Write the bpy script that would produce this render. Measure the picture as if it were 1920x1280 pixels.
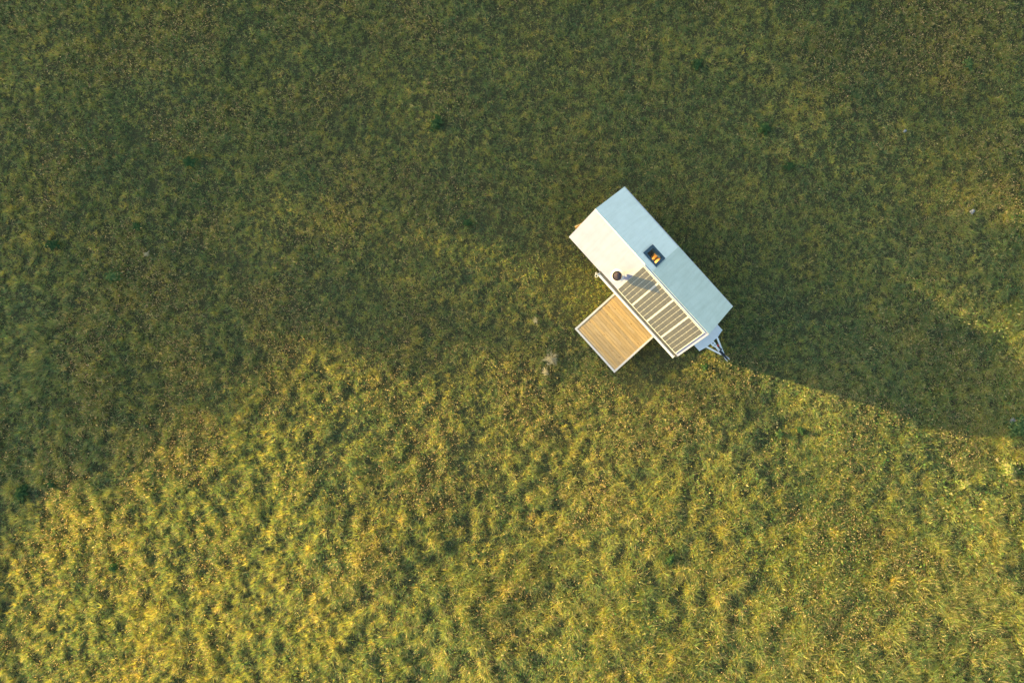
import bpy, bmesh, math, random
import numpy as np
from mathutils import Vector, Matrix

S = bpy.context.scene
for o in list(bpy.data.objects):
    bpy.data.objects.remove(o)
C = S.collection
R = math.radians

# ------------------------------------------------------------------ camera
CAM_H = 30.0
cd = bpy.data.cameras.new("drone_camera")
cam = bpy.data.objects.new("drone_camera", cd)
C.objects.link(cam)
cam.location = (0, 0, CAM_H)          # looks straight down on the trailer
cam.rotation_euler = (0, 0, 0)
cd.sensor_width = 36.0
cd.lens = 36.0 * 1260.0 / 1920.0
cd.shift_x = -(1168 - 960) / 1920.0
cd.shift_y = -(640 - 515) / 1920.0
cd.clip_start = 0.5
cd.clip_end = 3000
S.camera = cam

# ------------------------------------------------------------------ light
SUN_EL = 12.0
SUN_H = Vector((-0.958, 0.287))       # horizontal direction towards the sun
w = bpy.data.worlds.new("World")
S.world = w
w.use_nodes = True
nt = w.node_tree
bg = nt.nodes["Background"]
sky = nt.nodes.new("ShaderNodeTexSky")
sky.sky_type = 'NISHITA'
sky.sun_disc = False
sky.sun_elevation = R(SUN_EL)
sky.sun_rotation = math.atan2(SUN_H.x, SUN_H.y)
sky.air_density = 1.0
sky.dust_density = 1.6
sky.ozone_density = 1.0
nt.links.new(sky.outputs[0], bg.inputs[0])
bg.inputs[1].default_value = 0.125
# thin high haze takes some of the blue out of the evening sky
hz = nt.nodes.new("ShaderNodeMixRGB"); hz.blend_type = 'MULTIPLY'; hz.inputs[0].default_value = 1.0; hz.inputs[2].default_value = (1.09, 1.07, .97, 1)
nt.links.new(sky.outputs[0], hz.inputs[1]); nt.links.new(hz.outputs[0], bg.inputs[0])
sd = bpy.data.lights.new("sun", 'SUN')
sd.energy = 5.0
sd.angle = R(0.6)
sd.color = (1.0, 0.77, 0.265)
sun = bpy.data.objects.new("sun", sd)
C.objects.link(sun)
sv = Vector((SUN_H.x * math.cos(R(SUN_EL)), SUN_H.y * math.cos(R(SUN_EL)), math.sin(R(SUN_EL))))
sun.rotation_euler = sv.to_track_quat('Z', 'Y').to_euler()
sun.location = sv * 60
S.view_settings.view_transform = 'Standard'
S.view_settings.look = 'None'
S.view_settings.exposure = 1.9
S.view_settings.gamma = 1.0
S.view_settings.use_curve_mapping = False
S.render.engine = 'CYCLES'

# ------------------------------------------------------------------ helpers
def px(x, y, z=0.0):
    s = 1260.0 / (CAM_H - z)
    return (x - 1168) / s, (515 - y) / s

def _hash(ix, iy, seed):
    n = (ix.astype(np.int64) * 374761393 + iy.astype(np.int64) * 668265263 + seed * 144665) & 0xffffffff
    n = ((n ^ (n >> 13)) * 1274126177) & 0xffffffff
    n = (n ^ (n >> 16)) & 0xffffffff
    return n / 4294967295.0

def noise(x, y, scale, seed):
    x = np.asarray(x, float) / scale + 1000.3; y = np.asarray(y, float) / scale + 1000.7
    # rotate so the lattice does not line up with the picture
    c, s = math.cos(seed * 1.7), math.sin(seed * 1.7)
    x, y = x * c - y * s, x * s + y * c
    ix = np.floor(x); iy = np.floor(y); fx = x - ix; fy = y - iy
    fx = fx * fx * (3 - 2 * fx); fy = fy * fy * (3 - 2 * fy)
    a = _hash(ix, iy, seed); b = _hash(ix + 1, iy, seed)
    c_ = _hash(ix, iy + 1, seed); d = _hash(ix + 1, iy + 1, seed)
    return (a * (1 - fx) + b * fx) * (1 - fy) + (c_ * (1 - fx) + d * fx) * fy

def fbm(x, y, scale, seed, n=3):
    t = 0; a = 1; tot = 0
    for i in range(n):
        t = t + a * noise(x, y, scale / 2 ** i, seed + i * 7); tot += a; a *= .55
    return t / tot

def sstep(a, b, x):
    t = np.clip((np.asarray(x, float) - a) / (b - a), 0, 1)
    return t * t * (3 - 2 * t)

def ground_z(x, y):
    x = np.asarray(x, float); y = np.asarray(y, float)
    r = np.hypot(x - 1.2, y)
    flat = sstep(3.0, 8.0, r)
    near = 1 - sstep(60, 140, np.hypot(x, y))
    und = (fbm(x, y, 9, 3, 2) - .5) * .62 + (noise(x, y, 2.2, 9) - .5) * .24
    bumps = (fbm(x, y, .38, 12, 2) - .5) * (.11 + .11 * sstep(-2, -12, .287 * x + .958 * y))
    far = (1 - near) * (noise(x, y, 180, 5) - .5) * 4
    av = .958 * x - .287 * y; lv = .287 * x + .958 * y
    hill = .09 * np.clip(av + 36, 0, 72) * sstep(-3, -17, lv) * near * sstep(60, 30, np.hypot(x, y)) * flat
    return hill + (und * flat * near) + bumps * flat * near + far

def mat(name, color, rough=.6, metal=0.0, spec=.5):
    m = bpy.data.materials.new(name); m.use_nodes = True
    b = m.node_tree.nodes["Principled BSDF"]
    b.inputs["Base Color"].default_value = (*color, 1)
    b.inputs["Roughness"].default_value = rough
    b.inputs["Metallic"].default_value = metal
    b.inputs["Specular IOR Level"].default_value = spec
    return m

def N(m, t, **kw):
    n = m.node_tree.nodes.new(t)
    for k, v in kw.items():
        setattr(n, k, v)
    return n

def L(m, a, b):
    m.node_tree.links.new(a, b)

def noisy(m, c1, c2, scale=6.0, detail=4.0, bump=0.0, lo=.35, hi=.65, stretch=(1, 1, 1), coord="Object"):
    b = m.node_tree.nodes["Principled BSDF"]
    tc = N(m, "ShaderNodeTexCoord"); mp = N(m, "ShaderNodeMapping"); nz = N(m, "ShaderNodeTexNoise")
    mp.inputs["Scale"].default_value = stretch
    L(m, tc.outputs[coord], mp.inputs[0]); L(m, mp.outputs[0], nz.inputs[0])
    nz.inputs["Scale"].default_value = scale; nz.inputs["Detail"].default_value = detail
    cr = N(m, "ShaderNodeValToRGB")
    cr.color_ramp.elements[0].position = lo; cr.color_ramp.elements[0].color = (*c1, 1)
    cr.color_ramp.elements[1].position = hi; cr.color_ramp.elements[1].color = (*c2, 1)
    L(m, nz.outputs[0], cr.inputs[0]); L(m, cr.outputs[0], b.inputs["Base Color"])
    if bump:
        bp = N(m, "ShaderNodeBump"); bp.inputs["Strength"].default_value = bump; bp.inputs["Distance"].default_value = .01
        L(m, nz.outputs[0], bp.inputs["Height"]); L(m, bp.outputs[0], b.inputs["Normal"])
    return m, nz, cr

def obj(name, bm, m, parent=None, smooth=False, bevel=0.0):
    me = bpy.data.meshes.new(name)
    if bevel:
        bmesh.ops.bevel(bm, geom=[e for e in bm.edges if len(e.link_faces) == 2 and e.calc_face_angle(0) > .6],
                        offset=bevel, segments=2, affect='EDGES', profile=.6)
    bmesh.ops.recalc_face_normals(bm, faces=bm.faces)
    bm.to_mesh(me); bm.free()
    me.materials.append(m)
    if smooth:
        for p in me.polygons: p.use_smooth = True
    o = bpy.data.objects.new(name, me); C.objects.link(o)
    if parent is not None: o.parent = parent
    return o

def box(bm, x0, x1, y0, y1, z0, z1, M=None):
    vs = [bm.verts.new(Vector(p) if M is None else M @ Vector(p)) for p in
          [(x0,y0,z0),(x1,y0,z0),(x1,y1,z0),(x0,y1,z0),(x0,y0,z1),(x1,y0,z1),(x1,y1,z1),(x0,y1,z1)]]
    for f in [(0,3,2,1),(4,5,6,7),(0,1,5,4),(1,2,6,5),(2,3,7,6),(3,0,4,7)]:
        bm.faces.new([vs[i] for i in f])
    return vs

def prism(bm, pts, z0, z1):
    a = [bm.verts.new((x, y, z0)) for x, y in pts]; b = [bm.verts.new((x, y, z1)) for x, y in pts]
    n = len(pts)
    bm.faces.new(a[::-1]); bm.faces.new(b)
    for i in range(n): bm.faces.new((a[i], a[(i+1) % n], b[(i+1) % n], b[i]))

def extrude_x(bm, prof, x0, x1):
    a = [bm.verts.new((x0, y, z)) for y, z in prof]; b = [bm.verts.new((x1, y, z)) for y, z in prof]
    n = len(prof)
    bm.faces.new(a); bm.faces.new(b[::-1])
    for i in range(n): bm.faces.new((a[i], a[(i+1) % n], b[(i+1) % n], b[i]))

def cyl(bm, p0, p1, r, r2=None, n=20, caps=True):
    p0 = Vector(p0); p1 = Vector(p1); r2 = r if r2 is None else r2
    q = (p1 - p0).to_track_quat('Z', 'Y').to_matrix()
    A = []; B = []
    for i in range(n):
        a = 2 * math.pi * i / n; d = q @ Vector((math.cos(a), math.sin(a), 0))
        A.append(bm.verts.new(p0 + d * r)); B.append(bm.verts.new(p1 + d * r2))
    for i in range(n): bm.faces.new((A[i], A[(i+1) % n], B[(i+1) % n], B[i]))
    if caps: bm.faces.new(A[::-1]); bm.faces.new(B)

def lathe(bm, prof, n=32, origin=(0, 0, 0), axis=None):
    """prof: (r, z) list, open"""
    M = Matrix.Identity(3) if axis is None else Vector(axis).to_track_quat('Z', 'Y').to_matrix()
    O = Vector(origin); rings = []
    for r, z in prof:
        rings.append([bm.verts.new(O + M @ Vector((r * math.cos(2*math.pi*i/n), r * math.sin(2*math.pi*i/n), z))) for i in range(n)])
    for a, b in zip(rings, rings[1:]):
        for i in range(n): bm.faces.new((a[i], a[(i+1) % n], b[(i+1) % n], b[i]))
    return rings

def torus(bm, c, R0, r, axis=(0, 0, 1), n=28, k=8, arc=2*math.pi):
    M = Vector(axis).to_track_quat('Z', 'Y').to_matrix(); c = Vector(c); rings = []
    full = abs(arc - 2*math.pi) < 1e-3
    cnt = n if full else n + 1
    for i in range(cnt):
        a = arc * i / n; d = Vector((math.cos(a), math.sin(a), 0))
        rings.append([bm.verts.new(c + M @ (d * (R0 + r * math.cos(2*math.pi*j/k)) + Vector((0, 0, r * math.sin(2*math.pi*j/k))))) for j in range(k)])
    for i in range(cnt if full else cnt - 1):
        A, B = rings[i], rings[(i+1) % cnt]
        for j in range(k): bm.faces.new((A[j], A[(j+1) % k], B[(j+1) % k], B[j]))

def tag(o, label=None, cat=None, group=None, kind=None):
    if label: o["label"] = label
    if cat: o["category"] = cat
    if group: o["group"] = group
    if kind: o["kind"] = kind
    return o

def tri_mesh(name, tris, cols, m):
    """tris (n,3,3) float, cols (n,3) or (n,3,3) -> mesh object"""
    n = len(tris)
    me = bpy.data.meshes.new(name)
    me.vertices.add(n * 3); me.vertices.foreach_set("co", tris.reshape(-1).astype(np.float32))
    me.loops.add(n * 3); me.loops.foreach_set("vertex_index", np.arange(n * 3, dtype=np.int32))
    me.polygons.add(n)
    me.polygons.foreach_set("loop_start", np.arange(0, n * 3, 3, dtype=np.int32))
    at = me.color_attributes.new("tint", 'FLOAT_COLOR', 'POINT')
    c = np.ones((n, 3, 4), np.float32)
    c[:, :, :3] = cols[:, None, :] if cols.ndim == 2 else cols
    at.data.foreach_set("color", c.reshape(-1))
    me.update(calc_edges=True)
    me.materials.append(m)
    o = bpy.data.objects.new(name, me); C.objects.link(o)
    return o

# ------------------------------------------------------------------ foliage materials
def leaf_material(name, trans=.40, tcol=(1.25, 1.15, .55), rough=.7):
    m = bpy.data.materials.new(name); m.use_nodes = True
    t = m.node_tree; t.nodes.clear()
    out = N(m, "ShaderNodeOutputMaterial"); at = N(m, "ShaderNodeVertexColor"); at.layer_name = "tint"
    d = N(m, "ShaderNodeBsdfDiffuse"); tr = N(m, "ShaderNodeBsdfTranslucent"); mx = N(m, "ShaderNodeMixShader")
    mul = N(m, "ShaderNodeMixRGB"); mul.blend_type = 'MULTIPLY'; mul.inputs[0].default_value = 1
    mul.inputs[2].default_value = (*tcol, 1)
    L(m, at.outputs[0], d.inputs[0]); L(m, at.outputs[0], mul.inputs[1]); L(m, mul.outputs[0], tr.inputs[0])
    mx.inputs[0].default_value = trans
    L(m, d.outputs[0], mx.inputs[1]); L(m, tr.outputs[0], mx.inputs[2])
    L(m, mx.outputs[0], out.inputs[0])
    return m
M_grass = leaf_material("grass_blades", .50, (1.34, 1.18, .48))
M_leaf = leaf_material("broad_leaves", .35, (1.15, 1.2, .5))

# ------------------------------------------------------------------ ground sheet
def build_ground():
    xs = np.concatenate([[-900, -600, -400, -280, -200, -150, -110, -80, -60, -45, -36], np.arange(-31, 21.01, .14), [26, 34, 45, 60, 90, 130, 200, 300, 450, 700, 1000]])
    ys = np.concatenate([[-900, -600, -400, -280, -200, -150, -110, -80, -60, -45, -33, -26], np.arange(-20.5, 15.01, .14), [19, 25, 34, 45, 60, 90, 130, 200, 300, 450, 700, 1000]])
    X, Y = np.meshgrid(xs, ys); Z = ground_z(X, Y)
    nx, ny = len(xs), len(ys)
    me = bpy.data.meshes.new("meadow_ground")
    me.vertices.add(nx * ny); me.vertices.foreach_set("co", np.stack([X, Y, Z], -1).reshape(-1).astype(np.float32))
    i, j = np.meshgrid(np.arange(nx - 1), np.arange(ny - 1)); a = (j * nx + i).reshape(-1)
    q = np.stack([a, a + 1, a + nx + 1, a + nx], -1).astype(np.int32)
    me.loops.add(q.size); me.loops.foreach_set("vertex_index", q.reshape(-1))
    me.polygons.add(len(q)); me.polygons.foreach_set("loop_start", np.arange(0, q.size, 4, dtype=np.int32))
    me.polygons.foreach_set("use_smooth", np.ones(len(q), bool))
    me.update(calc_edges=True)
    m = mat("meadow_soil", (.05, .05, .03), .95, spec=.1)
    _, nz, cr = noisy(m, (.018, .022, .010), (.13, .125, .055), 26, 10, 1.0, .35, .72)
    me.materials.append(m)
    o = bpy.data.objects.new("meadow_ground", me); C.objects.link(o)
    return tag(o, kind="structure")
build_ground()

# ------------------------------------------------------------------ trailer frame (local: x towards the hitch, y towards the shaded roof side)
HC = Vector((1.126, .115)); HX = Vector((.671, -.742)).normalized(); HY = Vector((-HX.y, HX.x))
HROT = math.atan2(HX.y, HX.x)
def to_local(x, y):
    dx = x - HC.x; dy = y - HC.y
    return dx * HX.x + dy * HX.y, dx * HY.x + dy * HY.y

# ------------------------------------------------------------------ grass
rng = np.random.default_rng(7)
def pal(t, stops):
    """t in 0..1 -> interpolated colour"""
    p = np.array([s[0] for s in stops]); c = np.array([s[1] for s in stops], float)
    return np.stack([np.interp(t, p, c[:, k]) for k in range(3)], -1)

def blades(base, az, lean, ln, wd, twist=None):
    """single-triangle blades; all inputs arrays"""
    d = np.stack([np.sin(lean) * np.cos(az), np.sin(lean) * np.sin(az), np.cos(lean)], -1)
    tw = az + math.pi / 2 if twist is None else az + math.pi / 2 + twist
    sdir = np.stack([np.cos(tw), np.sin(tw), np.zeros_like(tw)], -1) * (wd / 2)[:, None]
    tip = base + d * ln[:, None]
    return np.stack([base - sdir, base + sdir, tip], 1)

def lower_right(x, y):          # the coarser, weedier corner of the meadow
    return sstep(2, 24, (x * .75 - y * .9))

def build_grass():
    X0, X1, Y0, Y1 = -30, 20, -20, 14
    area = (X1 - X0) * (Y1 - Y0)
    nt_ = int(area * 88)
    tx = rng.uniform(X0, X1, nt_); ty = rng.uniform(Y0, Y1, nt_)
    lr = lower_right(tx, ty)
    clump = .5 * fbm(tx, ty, .38, 12, 2) + .5 * (fbm(tx, ty, .17, 21, 2) * (1 - lr) + fbm(tx, ty, .38, 22, 2) * lr); clump = np.clip((clump - .32) / .36, 0, 1)
    smooth_ = 1 - sstep(-3, -13, .287 * tx + .958 * ty)      # the upper meadow is shorter and more even
    clump = clump * (1 - .35 * smooth_) + .5 * .35 * smooth_
    mid = fbm(tx, ty, 3.2, 31, 3)
    keep = rng.random(nt_) < (.8 + .2 * sstep(.15, .6, clump))
    tx, ty, clump, mid, lr = [a[keep] for a in (tx, ty, clump, mid, lr)]
    n = len(tx)
    th = (.055 + .15 * clump ** 1.3) * (1 - .30 * (1 - sstep(-3, -14, .287 * tx + .958 * ty))) * (.75 + .5 * mid) * rng.uniform(.75, 1.25, n) * (1 + .75 * lr)
    lx, ly = to_local(tx, ty)
    under = (lx > -3.4) & (lx < 4) & (ly > -4.2) & (ly < 1.7)
    th[under] *= .55
    # colour fields
    g = fbm(tx, ty, 4.5, 41, 3); dry = fbm(tx, ty, 1.3, 51, 3)
    fine = fbm(tx, ty, .28, 55, 2)
    t = .42 + .30 * (g - .5) + .28 * (dry - .5) + .38 * (fine - .5) + rng.normal(0, .15, n) + .14 * (clump - .5)
    green = pal(t, [(0, (.10, .19, .12)), (.3, (.20, .29, .14)), (.55, (.345, .385, .14)), (.8, (.56, .49, .15)), (1, (.68, .56, .28))])
    nb = 20
    T = np.repeat(np.arange(n), nb); N_ = len(T)
    flow = fbm(tx, ty, 6, 61, 2) * 2 * math.pi * 1.4
    rad = np.abs(rng.normal(0, .045, N_)) * (1 + .5 * lr[T])
    az = rng.uniform(0, 2 * math.pi, N_)
    bx = tx[T] + rad * np.cos(az); by = ty[T] + rad * np.sin(az)
    bz = ground_z(bx, by) - .01
    lean = np.clip(rng.normal(.75, .33, N_) + rad * 3.5, .05, 1.42)
    az2 = az + rng.normal(0, .9, N_)
    f = rng.random(N_) < .3; az2[f] = flow[T][f] + rng.normal(0, .5, f.sum())
    ln = th[T] * rng.uniform(.6, 1.35, N_) / np.maximum(.55, np.cos(lean) ** .5)
    wd = rng.uniform(.011, .027, N_) * (1 + .3 * lr[T])
    tr = blades(np.stack([bx, by, bz], -1), az2, lean, ln, wd, rng.normal(0, .6, N_))
    col = green[T] * rng.uniform(.5, 1.6, (N_, 1)) * rng.uniform(.88, 1.12, (N_, 3))
    straw = rng.random(N_) < .12
    col[straw] = np.array((.70, .56, .32)) * rng.uniform(.6, 1.3, (straw.sum(), 1))
    brown = rng.random(N_) < .05
    col[brown] = np.array((.26, .17, .12)) * rng.uniform(.6, 1.3, (brown.sum(), 1))
    TR = [tr]; CO = [col]
    # flowering stalks: thin stem and a small pale seed head
    ns = int(area * 110)
    sx = rng.uniform(X0, X1, ns); sy = rng.uniform(Y0, Y1, ns)
    pch = fbm(sx, sy, 2.0, 71, 3); big = fbm(sx, sy, 11, 73, 2)
    k = rng.random(ns) < sstep(.38, .72, pch) * (.25 + 1.1 * sstep(.35, .65, big)) * .8
    lx, ly = to_local(sx, sy)
    k &= ~((lx > -3.6) & (lx < 4.2) & (ly > -4.2) & (ly < 1.8))
    sx, sy = sx[k], sy[k]; ns = len(sx)
    hh = rng.uniform(.18, .42, ns); saz = rng.uniform(0, 6.283, ns); sl = np.abs(rng.normal(.25, .2, ns))
    base = np.stack([sx, sy, ground_z(sx, sy)], -1)
    st = blades(base, saz, sl, hh, np.full(ns, .006))
    tip = st[:, 2]
    scol = np.tile(np.array((.22, .19, .08)), (ns, 1)) * rng.uniform(.7, 1.3, (ns, 1))
    TR.append(st); CO.append(scol)
    hs = rng.uniform(.008, .022, ns)
    hc = np.where(rng.random((ns, 1)) < .55, np.array([[.75, .62, .42]]), np.array([[.62, .44, .34]])) * rng.uniform(.55, 1.25, (ns, 1))
    for q in range(3):       # three crossed faces per head
        a = rng.normal(0, 1, (ns, 3)); a /= np.linalg.norm(a, axis=1)[:, None]
        b = np.cross(a, rng.normal(0, 1, (ns, 3))); b /= np.linalg.norm(b, axis=1)[:, None]
        v0 = tip + a * hs[:, None] * 1.5; v1 = tip - a * hs[:, None] * .7 + b * hs[:, None]; v2 = tip - a * hs[:, None] * .7 - b * hs[:, None]
        TR.append(np.stack([v0, v1, v2], 1)); CO.append(hc)
    # small broad leaves mixed into the turf, more of them in the coarse corner
    nl = int(area * 90)
    qx = rng.uniform(X0, X1, nl); qy = rng.uniform(Y0, Y1, nl)
    k = rng.random(nl) < sstep(.45, .75, fbm(qx, qy, 1.1, 81, 2)) * (.35 + .65 * lower_right(qx, qy))
    qx, qy = qx[k], qy[k]; nl = len(qx)
    qa = rng.uniform(0, 6.283, nl); s = rng.uniform(.02, .045, nl) * (1 + .5 * lower_right(qx, qy))
    c0 = np.stack([qx, qy, ground_z(qx, qy) + rng.uniform(.05, .26, nl)], -1)
    til = rng.normal(0, .5, (nl, 2))
    u = np.stack([np.cos(qa), np.sin(qa), til[:, 0]], -1) * s[:, None]; v = np.stack([-np.sin(qa), np.cos(qa), til[:, 1]], -1) * (s * .5)[:, None]
    lc = pal(rng.random(nl), [(0, (.08, .22, .08)), (.5, (.22, .32, .10)), (.8, (.45, .42, .16)), (1, (.66, .55, .34))])
    TR += [np.stack([c0 - u, c0 - v, c0 + u], 1), np.stack([c0 - u, c0 + u, c0 + v], 1)]; CO += [lc, lc]
    TR = np.concatenate(TR); CO = np.concatenate(CO)
    print("grass triangles", len(TR))
    o = tri_mesh("meadow_grass", TR, CO, M_grass)
    tag(o, "mixed green and straw coloured meadow grass covering the whole field", "grass", kind="stuff")
build_grass()

# ------------------------------------------------------------------ woodland up-sun, out of frame: its long shade lies over the upper part of the meadow
def build_wood():
    r = np.random.default_rng(11)
    AX = np.array((-SUN_H.x, -SUN_H.y)); LX = np.array((.287, .958))
    TR = []; CO = []; tb = bmesh.new()
    # lateral position, ground distance reached by the dense crowns, ground distance reached by their thin tops
    VB = [-27, -20, -16, -12, -9.5, -8, -6.5, -5, -4.3, -3.3, -2.5, -.4, .5, 1.8, 3, 5, 6.5, 8, 9.5, 12, 14, 18]
    DB = [-30, -26, -21.5, -17.5, -15.5, -14, -11, -6.5, -3, 0, -18, -18, -4, 0, 14, 18, 13, 1, 10, 22, 26, 32]
    WB = [-28, -23.5, -18.5, -13.5, -11, -9, -4.5, 1, 6, 9.5, -3, -3, 6, 8, 22, 28, 28, 17, 25, 30, 34, 38]
    for row, off in enumerate((0, 4)):
        for v in np.arange(-48, 46, 1.45):
            v = v + r.uniform(-.25, .25) + row * .7
            A0 = 112 + off + r.uniform(-1, 1)
            tn = math.tan(R(SUN_EL))
            hill = lambda a_: .09 * min(max(a_ + 36, 0), 72) * float(sstep(-3, -17, v))      # the slope it has to shade
            da, wa = float(np.interp(v, VB, DB)), float(np.interp(v, VB, WB))
            top = (A0 + da) * tn + hill(da) + r.normal(0, .3)
            thin = (A0 + wa) * tn + hill(wa) + r.normal(0, .4)
            if v < -24: top -= (-24 - v) * .3; thin -= (-24 - v) * .3
            p = AX * (-A0) + LX * v
            gz = float(ground_z(p[0], p[1]))
            hgt = top
            cyl(tb, (p[0], p[1], gz - .3), (p[0], p[1], gz + hgt * .72), .28, .10, 7)
            for q in range(5):
                an = r.uniform(0, 6.28); zz = hgt * r.uniform(.3, .6)
                cyl(tb, (p[0], p[1], gz + zz), (p[0] + 1.0 * math.cos(an), p[1] + 1.0 * math.sin(an), gz + zz + 1.5), .08, .03, 5)
            nl = 1900
            tt = r.random(nl) ** .8
            rr = 1.35 * np.sqrt(np.clip(1 - (2 * tt - 1) ** 4, 0, 1)) * (.5 + .5 * r.random(nl) ** .4)
            an = r.uniform(0, 6.283, nl); rr *= .85 + .3 * noise(an * 1.5, tt * 9, .8, 5)
            c0 = np.stack([p[0] + rr * np.cos(an), p[1] + rr * np.sin(an), gz + .8 + tt * (hgt - .8)], -1)
            s = r.uniform(.13, .26, nl)[:, None]
            e1 = r.normal(0, 1, (nl, 3)); e1 /= np.linalg.norm(e1, axis=1)[:, None]
            e2 = np.cross(e1, r.normal(0, 1, (nl, 3))); e2 /= np.linalg.norm(e2, axis=1)[:, None]
            e1 *= s; e2 *= s * .7
            col = np.array((.045, .075, .022)) * r.uniform(.6, 1.5, (nl, 1))
            TR += [np.stack([c0 - e1, c0 - e2, c0 + e1], 1), np.stack([c0 - e1, c0 + e1, c0 + e2], 1)]; CO += [col, col]
            hz_ = thin - top
            nl = int(max(8, 42 * hz_)); tt = r.random(nl) ** 1.25; rr = .95 * (1 - .5 * tt) * np.sqrt(r.random(nl)); an = r.uniform(0, 6.283, nl)
            c0 = np.stack([p[0] + rr * np.cos(an), p[1] + rr * np.sin(an), gz + top - .3 + tt * hz_], -1)
            s = r.uniform(.13, .26, nl)[:, None]
            e1 = r.normal(0, 1, (nl, 3)); e1 /= np.linalg.norm(e1, axis=1)[:, None]
            e2 = np.cross(e1, r.normal(0, 1, (nl, 3))); e2 /= np.linalg.norm(e2, axis=1)[:, None]
            e1 *= s; e2 *= s * .7
            col = np.array((.045, .075, .022)) * r.uniform(.6, 1.5, (nl, 1))
            TR += [np.stack([c0 - e1, c0 - e2, c0 + e1], 1), np.stack([c0 - e1, c0 + e1, c0 + e2], 1)]; CO += [col, col]
            cyl(tb, (p[0], p[1], gz + hgt * .7), (p[0], p[1], gz + thin - .4), .10, .03, 5)
    bark = mat("bark", (.10, .08, .06), .9); noisy(bark, (.06, .05, .04), (.16, .13, .1), 4, 5, .6)
    o = tri_mesh("woodland", np.concatenate(TR), np.concatenate(CO), M_leaf)
    tag(o, "tall dense green woodland at the far western edge of the meadow", "woodland", kind="stuff")
    t = obj("trunks", tb, bark, o); t["kind"] = "stuff"
build_wood()

# ------------------------------------------------------------------ single plants and stones on the meadow
def plant(name, label, cat, pxy, r, n, cols, leaf, hgt, group=None, ratio=.45, seed=0, upright=False):
    g = np.random.default_rng(100 + seed)
    X, Y = px(*pxy); Z = float(ground_z(X, Y))
    an = g.uniform(0, 6.283, n); lob = .75 + .35 * np.sin(an * 2 + g.uniform(0, 6)) * g.random() + .25 * np.sin(an * 5 + g.uniform(0, 6))
    rr = r * lob * np.minimum(np.abs(g.normal(0, .5, n)), 1.0)
    zz = hgt * (1 - (rr / (r * 1.5)) ** 2) * g.uniform(.25, 1, n)
    c0 = np.stack([rr * np.cos(an), rr * np.sin(an), zz], -1)
    s = leaf * g.uniform(.55, 1.25, n)
    oa = an + g.normal(0, .8, n)
    til = g.normal(-.25, .4, n); rol = g.normal(0, .5, n)
    u = np.stack([np.cos(oa), np.sin(oa), til], -1) * s[:, None]; v = np.stack([-np.sin(oa), np.cos(oa), rol], -1) * (s * ratio)[:, None]
    cc = pal(g.random(n), cols)
    TR = [np.stack([c0 - u, c0 - v, c0 + u], 1), np.stack([c0 - u, c0 + u, c0 + v], 1)]; CO = [cc, cc]
    o = tri_mesh(name, np.concatenate(TR), np.concatenate(CO), M_leaf)
    o.location = (X, Y, Z)
    tag(o, label, cat, group)
    ns = max(6, n // 40); sa = g.uniform(0, 6.283, ns); rb = r * .75 * np.sqrt(g.random(ns))
    tipz = hgt * g.uniform(.5, .9, ns)
    ln = np.hypot(rb, tipz); le = np.arctan2(rb, tipz)
    st = blades(np.zeros((ns, 3)), sa, le, ln, np.full(ns, .014))
    so = tri_mesh("stem", st, np.tile(np.array(cols[0][1]) * 1.1, (ns, 1)), M_leaf); so.parent = o
    return o
DG = [(0, (.035, .09, .04)), (.6, (.065, .13, .055)), (1, (.14, .21, .08))]
GR = [(0, (.07, .14, .06)), (.6, (.14, .22, .08)), (1, (.26, .32, .11))]
DRY = [(0, (.42, .37, .24)), (.6, (.58, .50, .36)), (1, (.72, .64, .50))]
MX = [(0, (.12, .20, .06)), (.4, (.32, .34, .10)), (.8, (.42, .38, .16)), (1, (.60, .46, .30))]
LG = "low leafy weeds scattered over the meadow"
for i, (p, r_, lab) in enumerate([
    ((362, 306), .30, "dark green weed clump alone in the shaded upper left meadow"),
    ((265, 425), .22, "small dark green weed tuft below and left of the lone upper left clump"),
    ((116, 460), .30, "dark green weed clump near the left edge at mid height"),
    ((88, 905), .36, "dark green weed clump near the left edge just above the sunlit grass"),
    ((148, 888), .24, "small dark weed beside the larger clump at the lower left shade edge"),
    ((822, 234), .34, "round dark green weed clump in the shade above the middle of the field"),
    ((878, 418), .22, "small dark green weed tuft midway between the field centre and the trailer roof end"),
    ((1306, 125), .28, "dark green weed clump near the top of the field above the trailer"),
    ((1432, 242), .32, "dark spreading weed clump to the upper right of the trailer"),
    ((1478, 312), .24, "flat dark green weed patch right of the trailer's upper roof corner"),
    ((1250, 1010), .20, "dark green weed tuft within the sunlit grass below the deck"),
    ((268, 1032), .24, "dark green weed tuft in the sunlit grass at the lower left"),
    ((1500, 806), .20, "small dark weed at the edge of the trailer's long shadow"),
    ((1322, 686), .20, "small blue green weed in the grass below the trailer hitch"),
]):
    plant("weed_clump", lab, "weed", p, r_, int(560 * (r_ / .3) ** 2), DG, .055, .30, LG, .5, i)
for i, (p, r_, lab) in enumerate([
    ((222, 518), .40, "bright green leafy plant in the shaded grass at the left"),
    ((1815, 120), .30, "mid green leafy plant near the upper right edge"),
    ((1912, 800), .62, "large green leafy shrub cut by the right edge of the picture"),
    ((1460, 812), .25, "small bright green plant along the boundary of the trailer's shadow"),
]):
    plant("leafy_plant", lab, "plant", p, r_, int(230 * (r_ / .3) ** 2), GR, .07, .30, "bright leafy plants", .5, 40 + i)
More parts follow.
